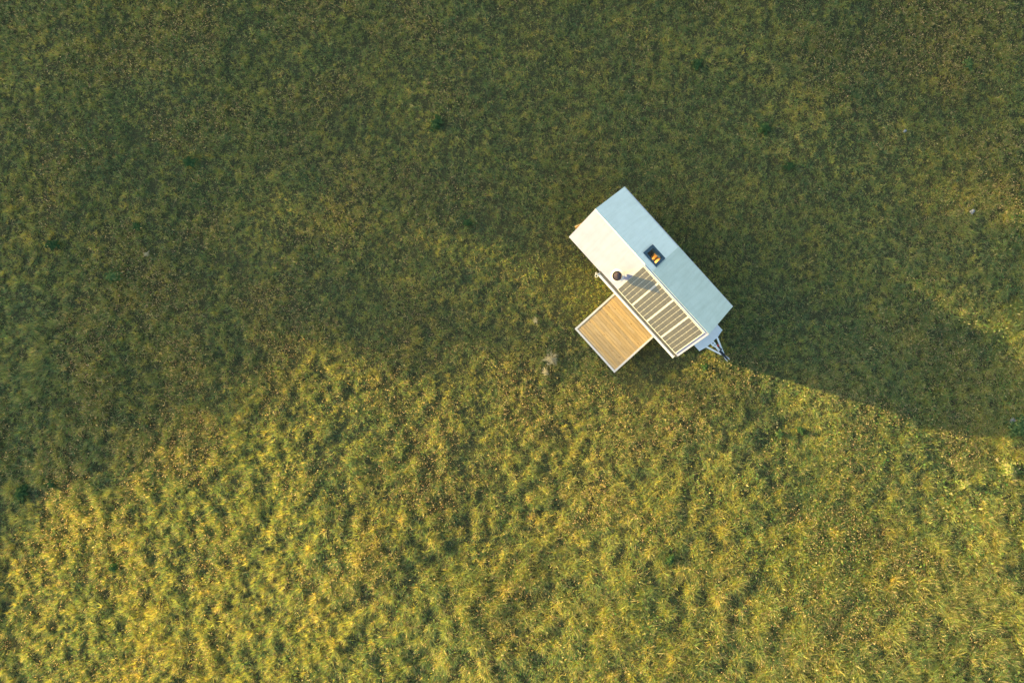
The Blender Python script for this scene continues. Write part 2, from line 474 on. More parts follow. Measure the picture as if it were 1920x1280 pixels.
for i, (p, r_, lab) in enumerate([
    ((1034, 672), .42, "largest bleached dry grass patch left of the deck's lower corner"),
    ((1005, 600), .16, "small whitish dry grass tuft left of the deck's outer corner"),
    ((1024, 695), .20, "straw coloured tuft just under the largest dry patch by the deck"),
    ((281, 476), .14, "tiny pinkish dry tuft in the shade at the far left"),
]):
    plant("dry_tuft", lab, "dry grass", p, r_, int(170 * (r_ / .3) ** 2) + 25, DRY, .085, .20, "bleached dry grass tufts", .12, 60 + i)
for i, (p, r_, lab) in enumerate([
    ((1865, 1165), .42, "tall brown dock plant with drooping seed spikes at the lower right edge"),
    ((1893, 880), .50, "leafy plant with pinkish cream leaves at the right edge"),
    ((1905, 1010), .40, "cream and yellow leafy plant at the right edge below the pinkish one"),
    ((1805, 905), .30, "yellow green tuft glowing in the sun at the far right"),
    ((1818, 1212), .26, "pale star shaped plant near the bottom right corner"),
]):
    plant("tall_weed", lab, "plant", p, r_, int(220 * (r_ / .3) ** 2), MX, .075, .42, "tall weeds at the right edge", .34, 80 + i)

def stone(label, pxy, r, seed):
    g = random.Random(seed); bm = bmesh.new()
    bmesh.ops.create_icosphere(bm, subdivisions=3, radius=r)
    for v in bm.verts:
        k = 1 + .18 * math.sin(v.co.x / r * 3 + seed) * math.cos(v.co.y / r * 4) + g.uniform(-.03, .03)
        v.co = Vector((v.co.x * 1.2 * k, v.co.y * .85 * k, v.co.z * .55 * k))
    o = obj("stone", bm, M_stone, smooth=True); X, Y = px(*pxy)
    o.location = (X, Y, float(ground_z(X, Y)) + .08); o.rotation_euler = (0, 0, g.uniform(0, 3))
    tag(o, label, "stone", "pale stones in the grass")
M_stone = mat("pale_stone", (.4, .4, .4), .85); noisy(M_stone, (.16, .17, .18), (.30, .30, .31), 8, 6, .4)
stone("pale grey stone lying in the grass right of the trailer, near the right edge", (1821, 397), .11, 1)
stone("small pale stone in the thin sunlit grass at the upper right", (1698, 245), .08, 2)
stone("grey stone in the shade beside the leafy shrub at the right edge", (1901, 789), .13, 3)

# ------------------------------------------------------------------ tiny house trailer
Z1, Z2, HW, HLN = 2.70, 3.95, 1.515, 3.28
SL = math.atan2(Z2 - Z1, HW)
def roof_z(y): return Z2 - abs(y) / HW * (Z2 - Z1)

M_roof = mat("white_roof_sheet", (.8, .8, .8), .45, spec=.3)
_, nz, cr = noisy(M_roof, (.80, .835, .77), (.84, .875, .81), 3, 6, 0, .35, .65)
M_roofb = mat("aged_roof_sheet", (.6, .68, .66), .6, spec=.25)
noisy(M_roofb, (.585, .65, .575), (.66, .72, .645), 2.2, 9, .12, .3, .7)
def weather(m, amount=.10, spots=.12):
    b = m.node_tree.nodes["Principled BSDF"]; src = b.inputs["Base Color"].links[0].from_socket
    tc = N(m, "ShaderNodeTexCoord")
    mp = N(m, "ShaderNodeMapping"); mp.inputs["Scale"].default_value = (5.5, .7, .7); L(m, tc.outputs["Object"], mp.inputs[0])
    nz = N(m, "ShaderNodeTexNoise"); nz.inputs["Scale"].default_value = 1.6; nz.inputs["Detail"].default_value = 7; L(m, mp.outputs[0], nz.inputs[0])
    cr = N(m, "ShaderNodeValToRGB"); cr.color_ramp.elements[0].position = .32; cr.color_ramp.elements[0].color = (1 - amount, 1 - amount, 1 - amount * 1.2, 1); cr.color_ramp.elements[1].position = .58; cr.color_ramp.elements[1].color = (1, 1, 1, 1)
    L(m, nz.outputs[0], cr.inputs[0])
    n2 = N(m, "ShaderNodeTexNoise"); n2.inputs["Scale"].default_value = 34; n2.inputs["Detail"].default_value = 3; L(m, tc.outputs["Object"], n2.inputs[0])
    c2 = N(m, "ShaderNodeValToRGB"); c2.color_ramp.elements[0].position = .28; c2.color_ramp.elements[0].color = (1 - spots, 1 - spots, 1 - spots, 1); c2.color_ramp.elements[1].position = .42; c2.color_ramp.elements[1].color = (1, 1, 1, 1)
    L(m, n2.outputs[0], c2.inputs[0])
    a = N(m, "ShaderNodeMixRGB"); a.blend_type = 'MULTIPLY'; a.inputs[0].default_value = 1; L(m, src, a.inputs[1]); L(m, cr.outputs[0], a.inputs[2])
    c = N(m, "ShaderNodeMixRGB"); c.blend_type = 'MULTIPLY'; c.inputs[0].default_value = 1; L(m, a.outputs[0], c.inputs[1]); L(m, c2.outputs[0], c.inputs[2])
    L(m, c.outputs[0], b.inputs["Base Color"])
# sun reflected off the flue, painted as a faint warm streak
def add_flue_glint(m, cr):
    b = m.node_tree.nodes["Principled BSDF"]
    tc = N(m, "ShaderNodeTexCoord"); mp = N(m, "ShaderNodeMapping"); mp.vector_type = 'TEXTURE'
    mp.inputs["Location"].default_value = (-.62, -.72, 3.35); mp.inputs["Rotation"].default_value = (0, 0, R(68)); mp.inputs["Scale"].default_value = (.62, .10, 1.2)
    g = N(m, "ShaderNodeTexGradient", gradient_type='SPHERICAL'); L(m, tc.outputs["Object"], mp.inputs[0]); L(m, mp.outputs[0], g.inputs[0])
    ml = N(m, "ShaderNodeMath", operation='MULTIPLY'); ml.inputs[1].default_value = .35; L(m, g.outputs[1], ml.inputs[0])
    mx = N(m, "ShaderNodeMixRGB"); mx.inputs[2].default_value = (.62, .45, .27, 1)
    L(m, ml.outputs[0], mx.inputs[0]); L(m, cr.outputs[0], mx.inputs[1]); L(m, mx.outputs[0], b.inputs["Base Color"])
M_roofL = M_roof.copy(); M_roofL.name = "sunlit_roof_sheet_dimmed"  # lit copy of the roof sheet: colour darkened and blued against the sun
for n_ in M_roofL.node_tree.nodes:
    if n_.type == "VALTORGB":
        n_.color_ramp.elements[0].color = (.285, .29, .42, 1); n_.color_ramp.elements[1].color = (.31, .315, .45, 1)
add_flue_glint(M_roofL, [n for n in M_roofL.node_tree.nodes if n.type == 'VALTORGB'][0])
weather(M_roof, .07, .10); weather(M_roofb, .09, .16); weather(M_roofL, .07, .08)
M_clad = mat("honey_timber_cladding", (.5, .33, .15), .7)
def planks(m, step, c1, c2, axis='X', gap=.06, coord="Object", grain=(1, 14, 14)):
    b = m.node_tree.nodes["Principled BSDF"]
    tc = N(m, "ShaderNodeTexCoord"); sp = N(m, "ShaderNodeSeparateXYZ"); L(m, tc.outputs[coord], sp.inputs[0])
    dv = N(m, "ShaderNodeMath", operation='DIVIDE'); dv.inputs[1].default_value = step; L(m, sp.outputs[axis], dv.inputs[0])
    fr = N(m, "ShaderNodeMath", operation='FRACT'); fl = N(m, "ShaderNodeMath", operation='FLOOR')
    L(m, dv.outputs[0], fr.inputs[0]); L(m, dv.outputs[0], fl.inputs[0])
    wn = N(m, "ShaderNodeTexWhiteNoise", noise_dimensions='1D'); L(m, fl.outputs[0], wn.inputs["W"])
    mp = N(m, "ShaderNodeMapping"); mp.inputs["Scale"].default_value = grain; L(m, tc.outputs[coord], mp.inputs[0])
    nz = N(m, "ShaderNodeTexNoise"); nz.inputs["Scale"].default_value = 3; nz.inputs["Detail"].default_value = 5; L(m, mp.outputs[0], nz.inputs[0])
    ad = N(m, "ShaderNodeMath", operation='ADD'); L(m, wn.outputs[0], ad.inputs[0]); L(m, nz.outputs[0], ad.inputs[1])
    hf = N(m, "ShaderNodeMath", operation='MULTIPLY'); hf.inputs[1].default_value = .5; L(m, ad.outputs[0], hf.inputs[0])
    mx = N(m, "ShaderNodeMixRGB"); mx.inputs[1].default_value = (*c1, 1); mx.inputs[2].default_value = (*c2, 1); L(m, hf.outputs[0], mx.inputs[0])
    gt = N(m, "ShaderNodeMath", operation='LESS_THAN'); gt.inputs[1].default_value = gap; L(m, fr.outputs[0], gt.inputs[0])
    m2 = N(m, "ShaderNodeMixRGB"); m2.inputs[2].default_value = (c1[0] * .2, c1[1] * .2, c1[2] * .2, 1); L(m, gt.outputs[0], m2.inputs[0]); L(m, mx.outputs[0], m2.inputs[1])
    L(m, m2.outputs[0], b.inputs["Base Color"])
planks(M_clad, .14, (.34, .21, .09), (.50, .34, .16), 'X')
M_cladE = mat("honey_timber_cladding_end", (.5, .33, .15), .7); planks(M_cladE, .14, (.34, .21, .09), (.50, .34, .16), 'Y')
M_trim = mat("honey_trim", (.55, .40, .18), .6); noisy(M_trim, (.32, .24, .12), (.44, .34, .18), 5, 4, 0)
M_white = mat("white_powder_coat", (.80, .80, .80), .4)
noisy(M_white, (.50, .50, .53), (.57, .57, .60), 12, 4)
M_alu = mat("anodised_aluminium", (.72, .74, .78), .38, .35); noisy(M_alu, (.66, .68, .72), (.78, .80, .84), 9, 4)
M_galv = mat("galvanised_steel", (.7, .75, .8), .5, .0); noisy(M_galv, (.92, .92, .90), (.97, .97, .95), 22, 3)
M_boxm = mat("grey_blue_locker_sheet", (.62, .66, .72), .5); noisy(M_boxm, (.80, .83, .86), (.86, .89, .91), 5, 7)
M_gap = mat("dark_gap_tone", (.035, .035, .035), .7); noisy(M_gap, (.025, .025, .025), (.06, .058, .055), 12, 4)
M_navy = mat("navy_window_frame", (.018, .06, .105), .45); noisy(M_navy, (.015, .055, .095), (.025, .075, .125), 9, 3)
M_black = mat("black_paint", (.02, .025, .035), .4); noisy(M_black, (.012, .018, .028), (.03, .04, .055), 15, 3)
M_red = mat("red_reflector", (.75, .06, .03), .3); noisy(M_red, (.65, .05, .03), (.8, .08, .04), 15, 3)
M_dark = mat("dark_room", (.03, .018, .012), .8); noisy(M_dark, (.02, .012, .01), (.06, .03, .02), 5, 3)
M_orange = mat("orange_bedding", (.95, .42, .05), .8); noisy(M_orange, (.92, .36, .03), (1.0, .50, .08), 6, 4, .5)
M_glass = mat("skylight_glass", (1, 1, 1), .02); M_glass.node_tree.nodes["Principled BSDF"].inputs["Transmission Weight"].default_value = 1
M_glass.node_tree.nodes["Principled BSDF"].inputs["IOR"].default_value = 1.15
M_winglass = mat("window_glass", (.03, .04, .05), .05)
noisy(M_winglass, (.025, .035, .045), (.04, .05, .06), 3, 2)
M_flue = mat("weathered_flue_steel", (.12, .10, .11), .5, .3); noisy(M_flue, (.05, .05, .08), (.22, .13, .09), 9, 6, .4)
M_bird = mat("flue_mesh_cap", (.07, .06, .09), .6, .2); noisy(M_bird, (.030, .030, .055), (.15, .085, .06), 14, 6, .6)
M_tyre = mat("tyre_rubber", (.02, .02, .02), .85); noisy(M_tyre, (.015, .015, .015), (.04, .04, .038), 20, 4)

house = bpy.data.objects.new("tiny_house", None); C.objects.link(house)
house.location = (HC.x, HC.y, 0); house.rotation_euler = (0, 0, HROT)
tag(house, "white roofed tiny house trailer with four solar panels parked in the meadow", "tiny house")

WX, WY, WT = 3.18, 1.40, .06
# walls
bm = bmesh.new()
for s in (-1, 1):
    y0, y1 = (WY - WT, WY) if s > 0 else (-WY, -WY + WT)
    box(bm, -WX + WT, WX - WT, y0, y1, .62, roof_z(WY) - .07)
obj("side_wall", bm, M_clad, house)
def gable(x0, x1):
    bm = bmesh.new()
    pr = [(-WY, .62), (WY, .62), (WY, roof_z(WY) - .07), (0, Z2 - .07), (-WY, roof_z(WY) - .07)]
    extrude_x(bm, pr, x0, x1); return bm
ge = obj("end_wall", gable(-WX, -WX + WT), M_cladE, house)
obj("end_wall", gable(WX - WT, WX), M_cladE, house)
bm = bmesh.new(); box(bm, -WX + WT, WX - WT, -WY + WT, WY - WT, .56, .64); obj("floor", bm, M_dark, house)
# chassis and wheels
bm = bmesh.new()
for y in (-.75, .75): box(bm, -3.2, 3.3, y - .04, y + .04, .42, .56)
for x in (-3.0, -1.6, -.2, 1.2, 2.8): box(bm, x - .03, x + .03, -.71, .71, .44, .54)
obj("chassis", bm, M_galv, house)
for x in (-.42, .42):
    for s in (-1, 1):
        bm = bmesh.new(); cy = s * 1.02
        lathe(bm, [(.19, -.1), (.29, -.11), (.33, -.08), (.34, 0), (.33, .08), (.29, .11), (.19, .1), (.19, -.1)], 36, (x, cy, .35), (0, 1, 0))
        wh = obj("wheel", bm, M_tyre, house, True)
        bm = bmesh.new(); lathe(bm, [(.001, .05 * s), (.06, .06 * s), (.08, .02 * s), (.15, .03 * s), (.19, .08 * s), (.195, -.08 * s), (.1, -.06 * s), (.001, -.06 * s)], 30, (x, cy, .35), (0, 1, 0))
        obj("rim", bm, M_alu, wh, True)
bm = bmesh.new()
for s in (-1, 1):
    cyl(bm, (-.42, 0, .35), (-.42, s * 1.0, .35), .035); cyl(bm, (.42, 0, .35), (.42, s * 1.0, .35), .035)
obj("axle", bm, M_galv, house)
# side windows and the glazed door behind the deck
def window(x0, x1, z0, z1, side, name="window"):
    y = side * (WY + .003); d = side * .035
    bm = bmesh.new(); f = .05
    a, b = sorted((y, y + d))
    box(bm, x0, x1, a, b, z0, z0 + f); box(bm, x0, x1, a, b, z1 - f, z1)
    box(bm, x0, x0 + f, a, b, z0 + f, z1 - f); box(bm, x1 - f, x1, a, b, z0 + f, z1 - f)
    w_ = obj(name, bm, M_black, house)
    bm = bmesh.new(); a, b = sorted((y + d * .1, y + d * .5)); box(bm, x0 + f, x1 - f, a, b, z0 + f, z1 - f); obj("pane", bm, M_winglass, w_)
    return w_
dr = window(.35, 1.95, .66, 2.45, -1, "door")
bm = bmesh.new(); box(bm, 1.13, 1.17, -WY - .07, -WY - .04, 1.4, 1.7); obj("handle", bm, M_alu, dr)
window(-2.6, -1.2, 1.3, 2.2, -1); window(-2.2, -1.2, 1.4, 2.2, 1); window(1.0, 2.4, 1.4, 2.2, 1)
# roof slabs ------------------------------------------------------
TH = .05
def slab(bm, side, x0, x1, a, b, lift=0.0, th=TH):
    """piece of the roof plane between |y| = a and b"""
    n = Vector((0, side * math.sin(SL), math.cos(SL)))
    P = [Vector((x, side * y, roof_z(y))) + n * lift for x, y in ((x0, a), (x1, a), (x1, b), (x0, b))]
    Q = [p - n * th for p in P]
    if a == 0:
        Q[0] = Vector((x0, 0, P[0].z - th / math.cos(SL))); Q[1] = Vector((x1, 0, P[1].z - th / math.cos(SL)))
    t = [bm.verts.new(p) for p in P]; u = [bm.verts.new(p) for p in Q]
    bm.faces.new(t); bm.faces.new(u[::-1])
    for i in range(4): bm.faces.new((t[i], u[i], u[(i+1) % 4], t[(i+1) % 4]))
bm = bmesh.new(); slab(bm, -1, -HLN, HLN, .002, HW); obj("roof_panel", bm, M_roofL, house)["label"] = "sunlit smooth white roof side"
# shaded side, hitch end sheet overlaps a little higher; skylight opening left free
SX0, SX1, SY0, SY1 = -.775, -.02, .25, .74
bm = bmesh.new()
slab(bm, 1, -HLN, SX0, 0, HW)
slab(bm, 1, SX0, 0, 0, SY0); slab(bm, 1, SX0, 0, SY1, HW); slab(bm, 1, SX1, 0, SY0, SY1)
bmesh.ops.remove_doubles(bm, verts=bm.verts, dist=.0005)
obj("roof_panel", bm, M_roof, house)["label"] = "shaded white roof sheet"
bm = bmesh.new(); slab(bm, 1, .001, HLN, .01, HW, .014, .062)
obj("roof_panel", bm, M_roofb, house)["label"] = "shaded grey green roof sheet at the hitch end"
# fascia and eave trims
bm = bmesh.new()
for x in (-HLN + .004, HLN - .029):
    for s in (-1, 1):
        prof = [(s * .004, Z2 - .075), (s * (HW - .01), Z1 - .07), (s * (HW - .01), Z1 - .16), (s * .004, Z2 - .165)]
        a = [bm.verts.new((x, y, z)) for y, z in prof]; b = [bm.verts.new((x + .025, y, z)) for y, z in prof]
        bm.faces.new(a); bm.faces.new(b[::-1])
        for i in range(4): bm.faces.new((a[i], a[(i+1) % 4], b[(i+1) % 4], b[i]))
for s in (-1, 1):
    a, b = sorted((s * (HW - .03), s * (HW - .004)))
    box(bm, -HLN + .03, HLN - .03, a, b, Z1 - .16, Z1 - .045)
obj("fascia", bm, M_trim, house)
bm = bmesh.new()
slab(bm, 1, -HLN - .006, HLN + .006, HW - .004, HW + .018, .02, .075)
obj("eave_trim", bm, M_white, house)
bm = bmesh.new()
for s in (-1, 1): slab(bm, s, -HLN, -.38, .0, .022, .010, .012)
obj("ridge_cap", bm, M_roof, house)
bm = bmesh.new(); slab(bm, 1, -1.62, SX0 - .004, .60, .606, .003, .004); slab(bm, 1, -HLN + .01, SX0 - .3, 1.02, 1.024, .003, .004); obj("seam", bm, M_boxm, house)
# skylight -------------------------------------------------------
skl = None
def roof_frame(side, y):   # matrix: x along the house, y down the slope, z out of the roof at (0, y)
    n = Vector((0, side * math.sin(SL), math.cos(SL))); d = Vector((0, side * math.cos(SL), -math.sin(SL)))
    M = Matrix.Identity(4)
    M.col[0][:3] = (1, 0, 0); M.col[1][:3] = d; M.col[2][:3] = n; M.col[3][:3] = (0, side * y, roof_z(y))
    return M
F = roof_frame(1, SY0)
SLEN = (SY1 - SY0) / math.cos(SL)
bm = bmesh.new(); fw = .125; x0, x1 = SX0, SX1; h0, h1 = -.09, .055
box(bm, x0, x1, 0, fw * .62, h0, h1, F); box(bm, x0, x1, SLEN - fw * .9, SLEN, h0, h1, F)
box(bm, x0, x0 + fw, fw * .62, SLEN - fw * .9, h0, h1, F); box(bm, x1 - fw, x1, fw * .62, SLEN - fw * .9, h0, h1, F)
skl = obj("skylight", bm, M_navy, house)
bm = bmesh.new(); box(bm, x0 + fw, x1 - fw, fw * .62, SLEN - fw * .9, .02, .028, F); obj("pane", bm, M_glass, skl)
bm = bmesh.new()     # loft floor and bedding seen through the pane
box(bm, -1.5, .9, -.3, 1.3, 2.50, 2.54); obj("loft_floor", bm, M_dark, house)
def pillow(name, cx, cy, cz, sx, sy, sz, rot, m, parent):
    bm = bmesh.new(); bmesh.ops.create_uvsphere(bm, u_segments=28, v_segments=16, radius=1)
    g = random.Random(int(cx * 100)); M = Matrix.Rotation(rot, 3, 'Z')
    for v in bm.verts:
        c = v.co
        p = Vector([math.copysign(abs(c[i]) ** .55, c[i]) for i in range(3)])
        p.z *= 1 - .3 * (abs(p.x) ** 3 + abs(p.y) ** 3) / 2 + .06 * math.sin(p.x * 7 + p.y * 4)
        v.co = M @ Vector((p.x * sx, p.y * sy, p.z * sz)) + Vector((cx, cy, cz))
    return obj(name, bm, m, parent, True)
pillow("blanket", -.33, .52, 3.10, .14, .24, .13, .15, M_orange, house)
pillow("pillow", -.17, .46, 3.19, .075, .21, .10, -.05, M_orange, house)
bm = bmesh.new(); box(bm, -.9, .15, .05, 1.1, 2.54, 2.98); obj("mattress", bm, M_dark, house, bevel=.03)
# reading lamp that lights the loft behind the pane
M_bulb = mat("warm_bulb", (1, .8, .5)); eb = M_bulb.node_tree.nodes["Principled BSDF"]; eb.inputs["Emission Color"].default_value = (1, .72, .38, 1); eb.inputs["Emission Strength"].default_value = 8
bm = bmesh.new(); bmesh.ops.create_uvsphere(bm, u_segments=12, v_segments=8, radius=.035)
lb = obj("reading_lamp", bm, M_bulb, house, True); lb.location = (-.02, .30, 3.46)
ll = bpy.data.lights.new("reading_lamp_light", 'POINT'); ll.energy = 6; ll.color = (1, .75, .42); ll.shadow_soft_size = .03
lo = bpy.data.objects.new("reading_lamp_light", ll); C.objects.link(lo); lo.parent = house; lo.location = (-.02, .30, 3.40)
# flue -----------------------------------------------------------
FX, FY = -.788, -1.108; FZ = roof_z(FY); FT = 4.10
bm = bmesh.new(); lathe(bm, [(.065, FZ - .12), (.065, FZ + .30), (.15, FZ + .33), (.182, FZ + .36), (.182, FT - .02), (.19, FT), (.175, FT), (.170, FT - .04)], 40, (FX, FY, 0))
fl = obj("flue", bm, M_flue, house, True)
bm = bmesh.new(); lathe(bm, [(.172, FT - .035), (.15, FT - .02), (.10, FT + .0), (.001, FT + .012)], 40, (FX, FY, 0)); obj("cap", bm, M_bird, fl, True)
bm = bmesh.new()
Fr = roof_frame(-1, abs(FY)); ang = []
for rr, zz in ((.28, .004), (.26, .016), (.12, .02), (.075, .12)):
    ring = []
    for i in range(40):
        a = 2 * math.pi * i / 40
        ring.append(bm.verts.new(Fr @ Vector((FX + rr * math.cos(a), rr * math.sin(a) / (math.cos(SL) if rr > .1 else .9), zz))))
    ang.append(ring)
for A, B in zip(ang, ang[1:]):
    for i in range(40): bm.faces.new((A[i], A[(i+1) % 40], B[(i+1) % 40], B[i]))
obj("flashing", bm, M_white, fl, True)
# solar panels -----------------------------------------------------
M_pv = mat("solar_cells", (.2, .17, .1), .2, spec=1.0)
M_pv.node_tree.nodes["Principled BSDF"].inputs["Coat Weight"].default_value = .3
M_pv.node_tree.nodes["Principled BSDF"].inputs["Coat Roughness"].default_value = .12
def pv_material(m, ncell, length, width):
    b = m.node_tree.nodes["Principled BSDF"]
    at = N(m, "ShaderNodeUVMap"); sp = N(m, "ShaderNodeSeparateXYZ"); L(m, at.outputs[0], sp.inputs[0])
    # string edges look wavy from the cut cell corners
    def M2(op, a, bb=None, **k):
        n = N(m, "ShaderNodeMath", operation=op)
        if isinstance(a, (int, float)): n.inputs[0].default_value = a
        else: L(m, a, n.inputs[0])
        if bb is not None:
            if isinstance(bb, (int, float)): n.inputs[1].default_value = bb
            else: L(m, bb, n.inputs[1])
        return n.outputs[0]
    u, v = sp.outputs[0], sp.outputs[1]                 # u across the strings 0..4, v along 0..6
    saw = M2('PINGPONG', v, .5)                         # 0 at cell corners -> .5 mid cell
    du = M2('ABSOLUTE', M2('SUBTRACT', M2('FRACT', M2('ADD', u, .5)), .5))    # distance to string edge
    corner = M2('MULTIPLY', M2('SUBTRACT', .12, saw), .55)                    # cut cell corners
    edge = M2('LESS_THAN', du, M2('MAXIMUM', M2('ADD', corner, .035), .045))
    dv = M2('LESS_THAN', saw, .016)
    bus = M2('LESS_THAN', M2('ABSOLUTE', M2('SUBTRACT', M2('FRACT', M2('MULTIPLY', u, 4)), .5)), .085)
    nz = N(m, "ShaderNodeTexWhiteNoise", noise_dimensions='2D')
    cb = N(m, "ShaderNodeCombineXYZ"); L(m, M2('FLOOR', u), cb.inputs[0]); L(m, M2('FLOOR', v), cb.inputs[1]); L(m, cb.outputs[0], nz.inputs[0])
    c1 = N(m, "ShaderNodeMixRGB"); c1.inputs[1].default_value = (.036, .025, .009, 1); c1.inputs[2].default_value = (.056, .040, .015, 1); L(m, nz.outputs[0], c1.inputs[0])
    c2 = N(m, "ShaderNodeMixRGB"); c2.inputs[2].default_value = (.17, .138, .078, 1); L(m, bus, c2.inputs[0]); L(m, c1.outputs[0], c2.inputs[1])
    c3 = N(m, "ShaderNodeMixRGB"); c3.inputs[2].default_value = (.10, .085, .06, 1); L(m, dv, c3.inputs[0]); L(m, c2.outputs[0], c3.inputs[1])
    c4 = N(m, "ShaderNodeMixRGB"); c4.inputs[2].default_value = (.30, .27, .21, 1); L(m, edge, c4.inputs[0]); L(m, c3.outputs[0], c4.inputs[1])
    L(m, c4.outputs[0], b.inputs["Base Color"])
pv_material(M_pv, 4, 1, 1)
M_pvf = mat("dusty_panel_frame", (.42, .40, .36), .5); noisy(M_pvf, (.44, .43, .42), (.52, .51, .50), 14, 4)
PX = [-.385, .495, 1.375, 2.245, 3.125]; PY0, PY1 = .07, 1.455
Fp = roof_frame(-1, PY0); PL = (PY1 - PY0) / math.cos(SL)
for k in range(4):
    a, b = PX[k] + .0015, PX[k + 1] - .0015; f = .034; e = .03; z0, z1 = .004, .045
    bm = bmesh.new()
    box(bm, a, b, 0, f, z0, z1, Fp); box(bm, a, b, PL - f, PL, z0, z1, Fp)
    if k == 0: box(bm, a, a + .012, f, PL - f, z0, z1, Fp)
    else: box(bm, a, a + e, f, PL - f, z0, z1, Fp)
    e0 = .012 if k == 0 else e
    box(bm, b - e, b, f, PL - f, z0, z1, Fp)
    fo = obj("solar_panel", bm, M_pvf, house)
    bm = bmesh.new(); uvl = bm.loops.layers.uv.new("UVMap")
    vs = [bm.verts.new(Fp @ Vector(p)) for p in ((a + e0, f, z1 - .004), (b - e, f, z1 - .004), (b - e, PL - f, z1 - .004), (a + e0, PL - f, z1 - .004))]
    fc = bm.faces.new(vs[::-1])
    uvm = {0: (0, 0), 1: (4, 0), 2: (4, 6), 3: (0, 6)}
    for lp in fc.loops: lp[uvl].uv = uvm[vs.index(lp.vert)]
    obj("cells", bm, M_pv, fo)
# rail along the ridge side of the array, and a sill along its low side
bm = bmesh.new(); box(bm, -.39, 3.14, -.062, -.040, .004, .05, Fp); box(bm, -.39, 3.14, -.040, -.018, .003, .010, Fp); obj("array_rail", bm, M_alu, house)
# awning cassette --------------------------------------------------
bm = bmesh.new(); pr = []
for i in range(12):
    a = math.pi * (i / 11)
    pr.append((-1.612 - .062 * math.cos(a) * 1.0, 2.60 + .06 * math.sin(a)))
pr += [(-1.555, 2.50), (-1.67, 2.50)]
extrude_x(bm, pr, -1.36, 3.18)
aw = obj("awning_cassette", bm, M_white, house)
bm = bmesh.new(); box(bm, -1.36, 3.18, -1.690, -1.670, 2.50, 2.615); obj("front_rail", bm, M_white, aw)
for x in (-1.385, 3.18):
    bm = bmesh.new(); box(bm, x + .001, x + .024, -1.692, -1.55, 2.48, 2.675); obj("end_cap", bm, M_white, aw, bevel=.008)
bm = bmesh.new(); torus(bm, (-1.36, -1.745, 2.58), .055, .014, (0, 0, 1)); torus(bm, (-1.44, -1.68, 2.60), .035, .012, (0, 0, 1)); obj("crank_eye", bm, M_white, aw, True)
for x in (-1.3, .2, 1.7, 3.0):
    bm = bmesh.new(); box(bm, x, x + .06, -1.56, -1.415, 2.42, 2.49); obj("bracket", bm, M_galv, aw)
bm = bmesh.new(); slab(bm, -1, -1.40, 3.27, 1.485, 1.552, .010, .020); obj("gap_shade_strip", bm, M_gap, aw)  # dark strip laid in for the shade of the awning gap
# timber shutter propped open on the far gable ------------------------------
bm = bmesh.new(); M = Matrix.Translation((-3.205, .06, 0)) @ Matrix.Rotation(R(-11.5), 4, 'Z')
box(bm, -.030, 0, -1.16, 0, 1.25, 2.30, M)
sh = obj("shutter", bm, M_trim, house)
bm = bmesh.new(); box(bm, -.065, -.031, -1.16, -1.02, 1.45, 2.24, M); obj("batten", bm, M_trim, sh)
# front locker, drawbar, coupling ---------------------------------------------
bm = bmesh.new(); prism(bm, [(3.182, -.67), (3.93, -.67), (3.965, -.55), (4.015, -.33), (4.02, 0), (4.015, .33), (3.965, .53), (3.93, .66), (3.182, .66)], .62, 1.20)
lk = obj("locker", bm, M_boxm, house, bevel=.012)
bm = bmesh.new(); prism(bm, [(3.19, -.675), (3.945, -.675), (3.975, -.55), (4.027, -.33), (4.032, 0), (4.027, .33), (3.975, .53), (3.945, .665), (3.19, .665)], 1.21, 1.235)
obj("lid", bm, M_boxm, lk, bevel=.006)
def beam(bm, p, q, wd, z0, z1):
    p = Vector(p); q = Vector(q); d = (q - p).normalized(); n = Vector((-d.y, d.x)) * wd / 2
    prism(bm, [tuple(p - n), tuple(q - n), tuple(q + n), tuple(p + n)], z0, z1)
bm = bmesh.new(); beam(bm, (3.2, -.66), (4.80, -.055), .075, .52, .62)
beam(bm, (3.2, .66), (4.50, .165), .075, .52, .62); beam(bm, (4.50, .165), (4.84, .04), .072, .52, .62)
db = obj("drawbar", bm, M_galv, house, bevel=.008)
bm = bmesh.new(); prism(bm, [(4.10, -.10), (4.25, -.10), (4.40, -.045), (4.74, -.075), (4.76, .03), (4.42, .045), (4.25, .085), (4.12, .085)], .626, .68)
tp = obj("step_plate", bm, M_galv, house, bevel=.006)
for x, y, r_ in ((4.18, 0, .028), (4.30, .01, .022)):
    bm = bmesh.new(); cyl(bm, (x, y, .681), (x, y, .70), r_, n=16); obj("bolt", bm, M_flue, tp)
bm = bmesh.new(); cyl(bm, (4.40, .095, .60), (4.40, .095, .70), .045, n=20); obj("reflector", bm, M_red, house)
bm = bmesh.new(); cyl(bm, (4.56, .075, .15), (4.56, .075, .98), .035, n=20); cyl(bm, (4.56, .075, .98), (4.56, .075, 1.0), .04, n=20)
jw = obj("jockey_wheel", bm, M_black, house)
bm = bmesh.new(); lathe(bm, [(.03, -.03), (.10, -.035), (.115, 0), (.10, .035), (.03, .03)], 24, (4.56, .075, .115), (0, 1, 0)); obj("tyre", bm, M_tyre, jw, True)
bm = bmesh.new(); box(bm, 4.62, 4.92, -.055, .055, .64, .72); box(bm, 4.88, 5.10, -.04, .04, .655, .735)
cp = obj("coupling", bm, M_black, house, bevel=.012)
bm = bmesh.new(); prism(bm, [(4.93, -.066), (5.10, -.078), (5.17, -.070), (5.185, -.042), (5.10, -.041), (4.95, -.046)], .69, .735)
prism(bm, [(4.93, .048), (4.97, .043), (5.10, .043), (5.19, .044), (5.18, .075), (5.10, .085)], .69, .735)
obj("handle", bm, M_white, cp, bevel=.004)

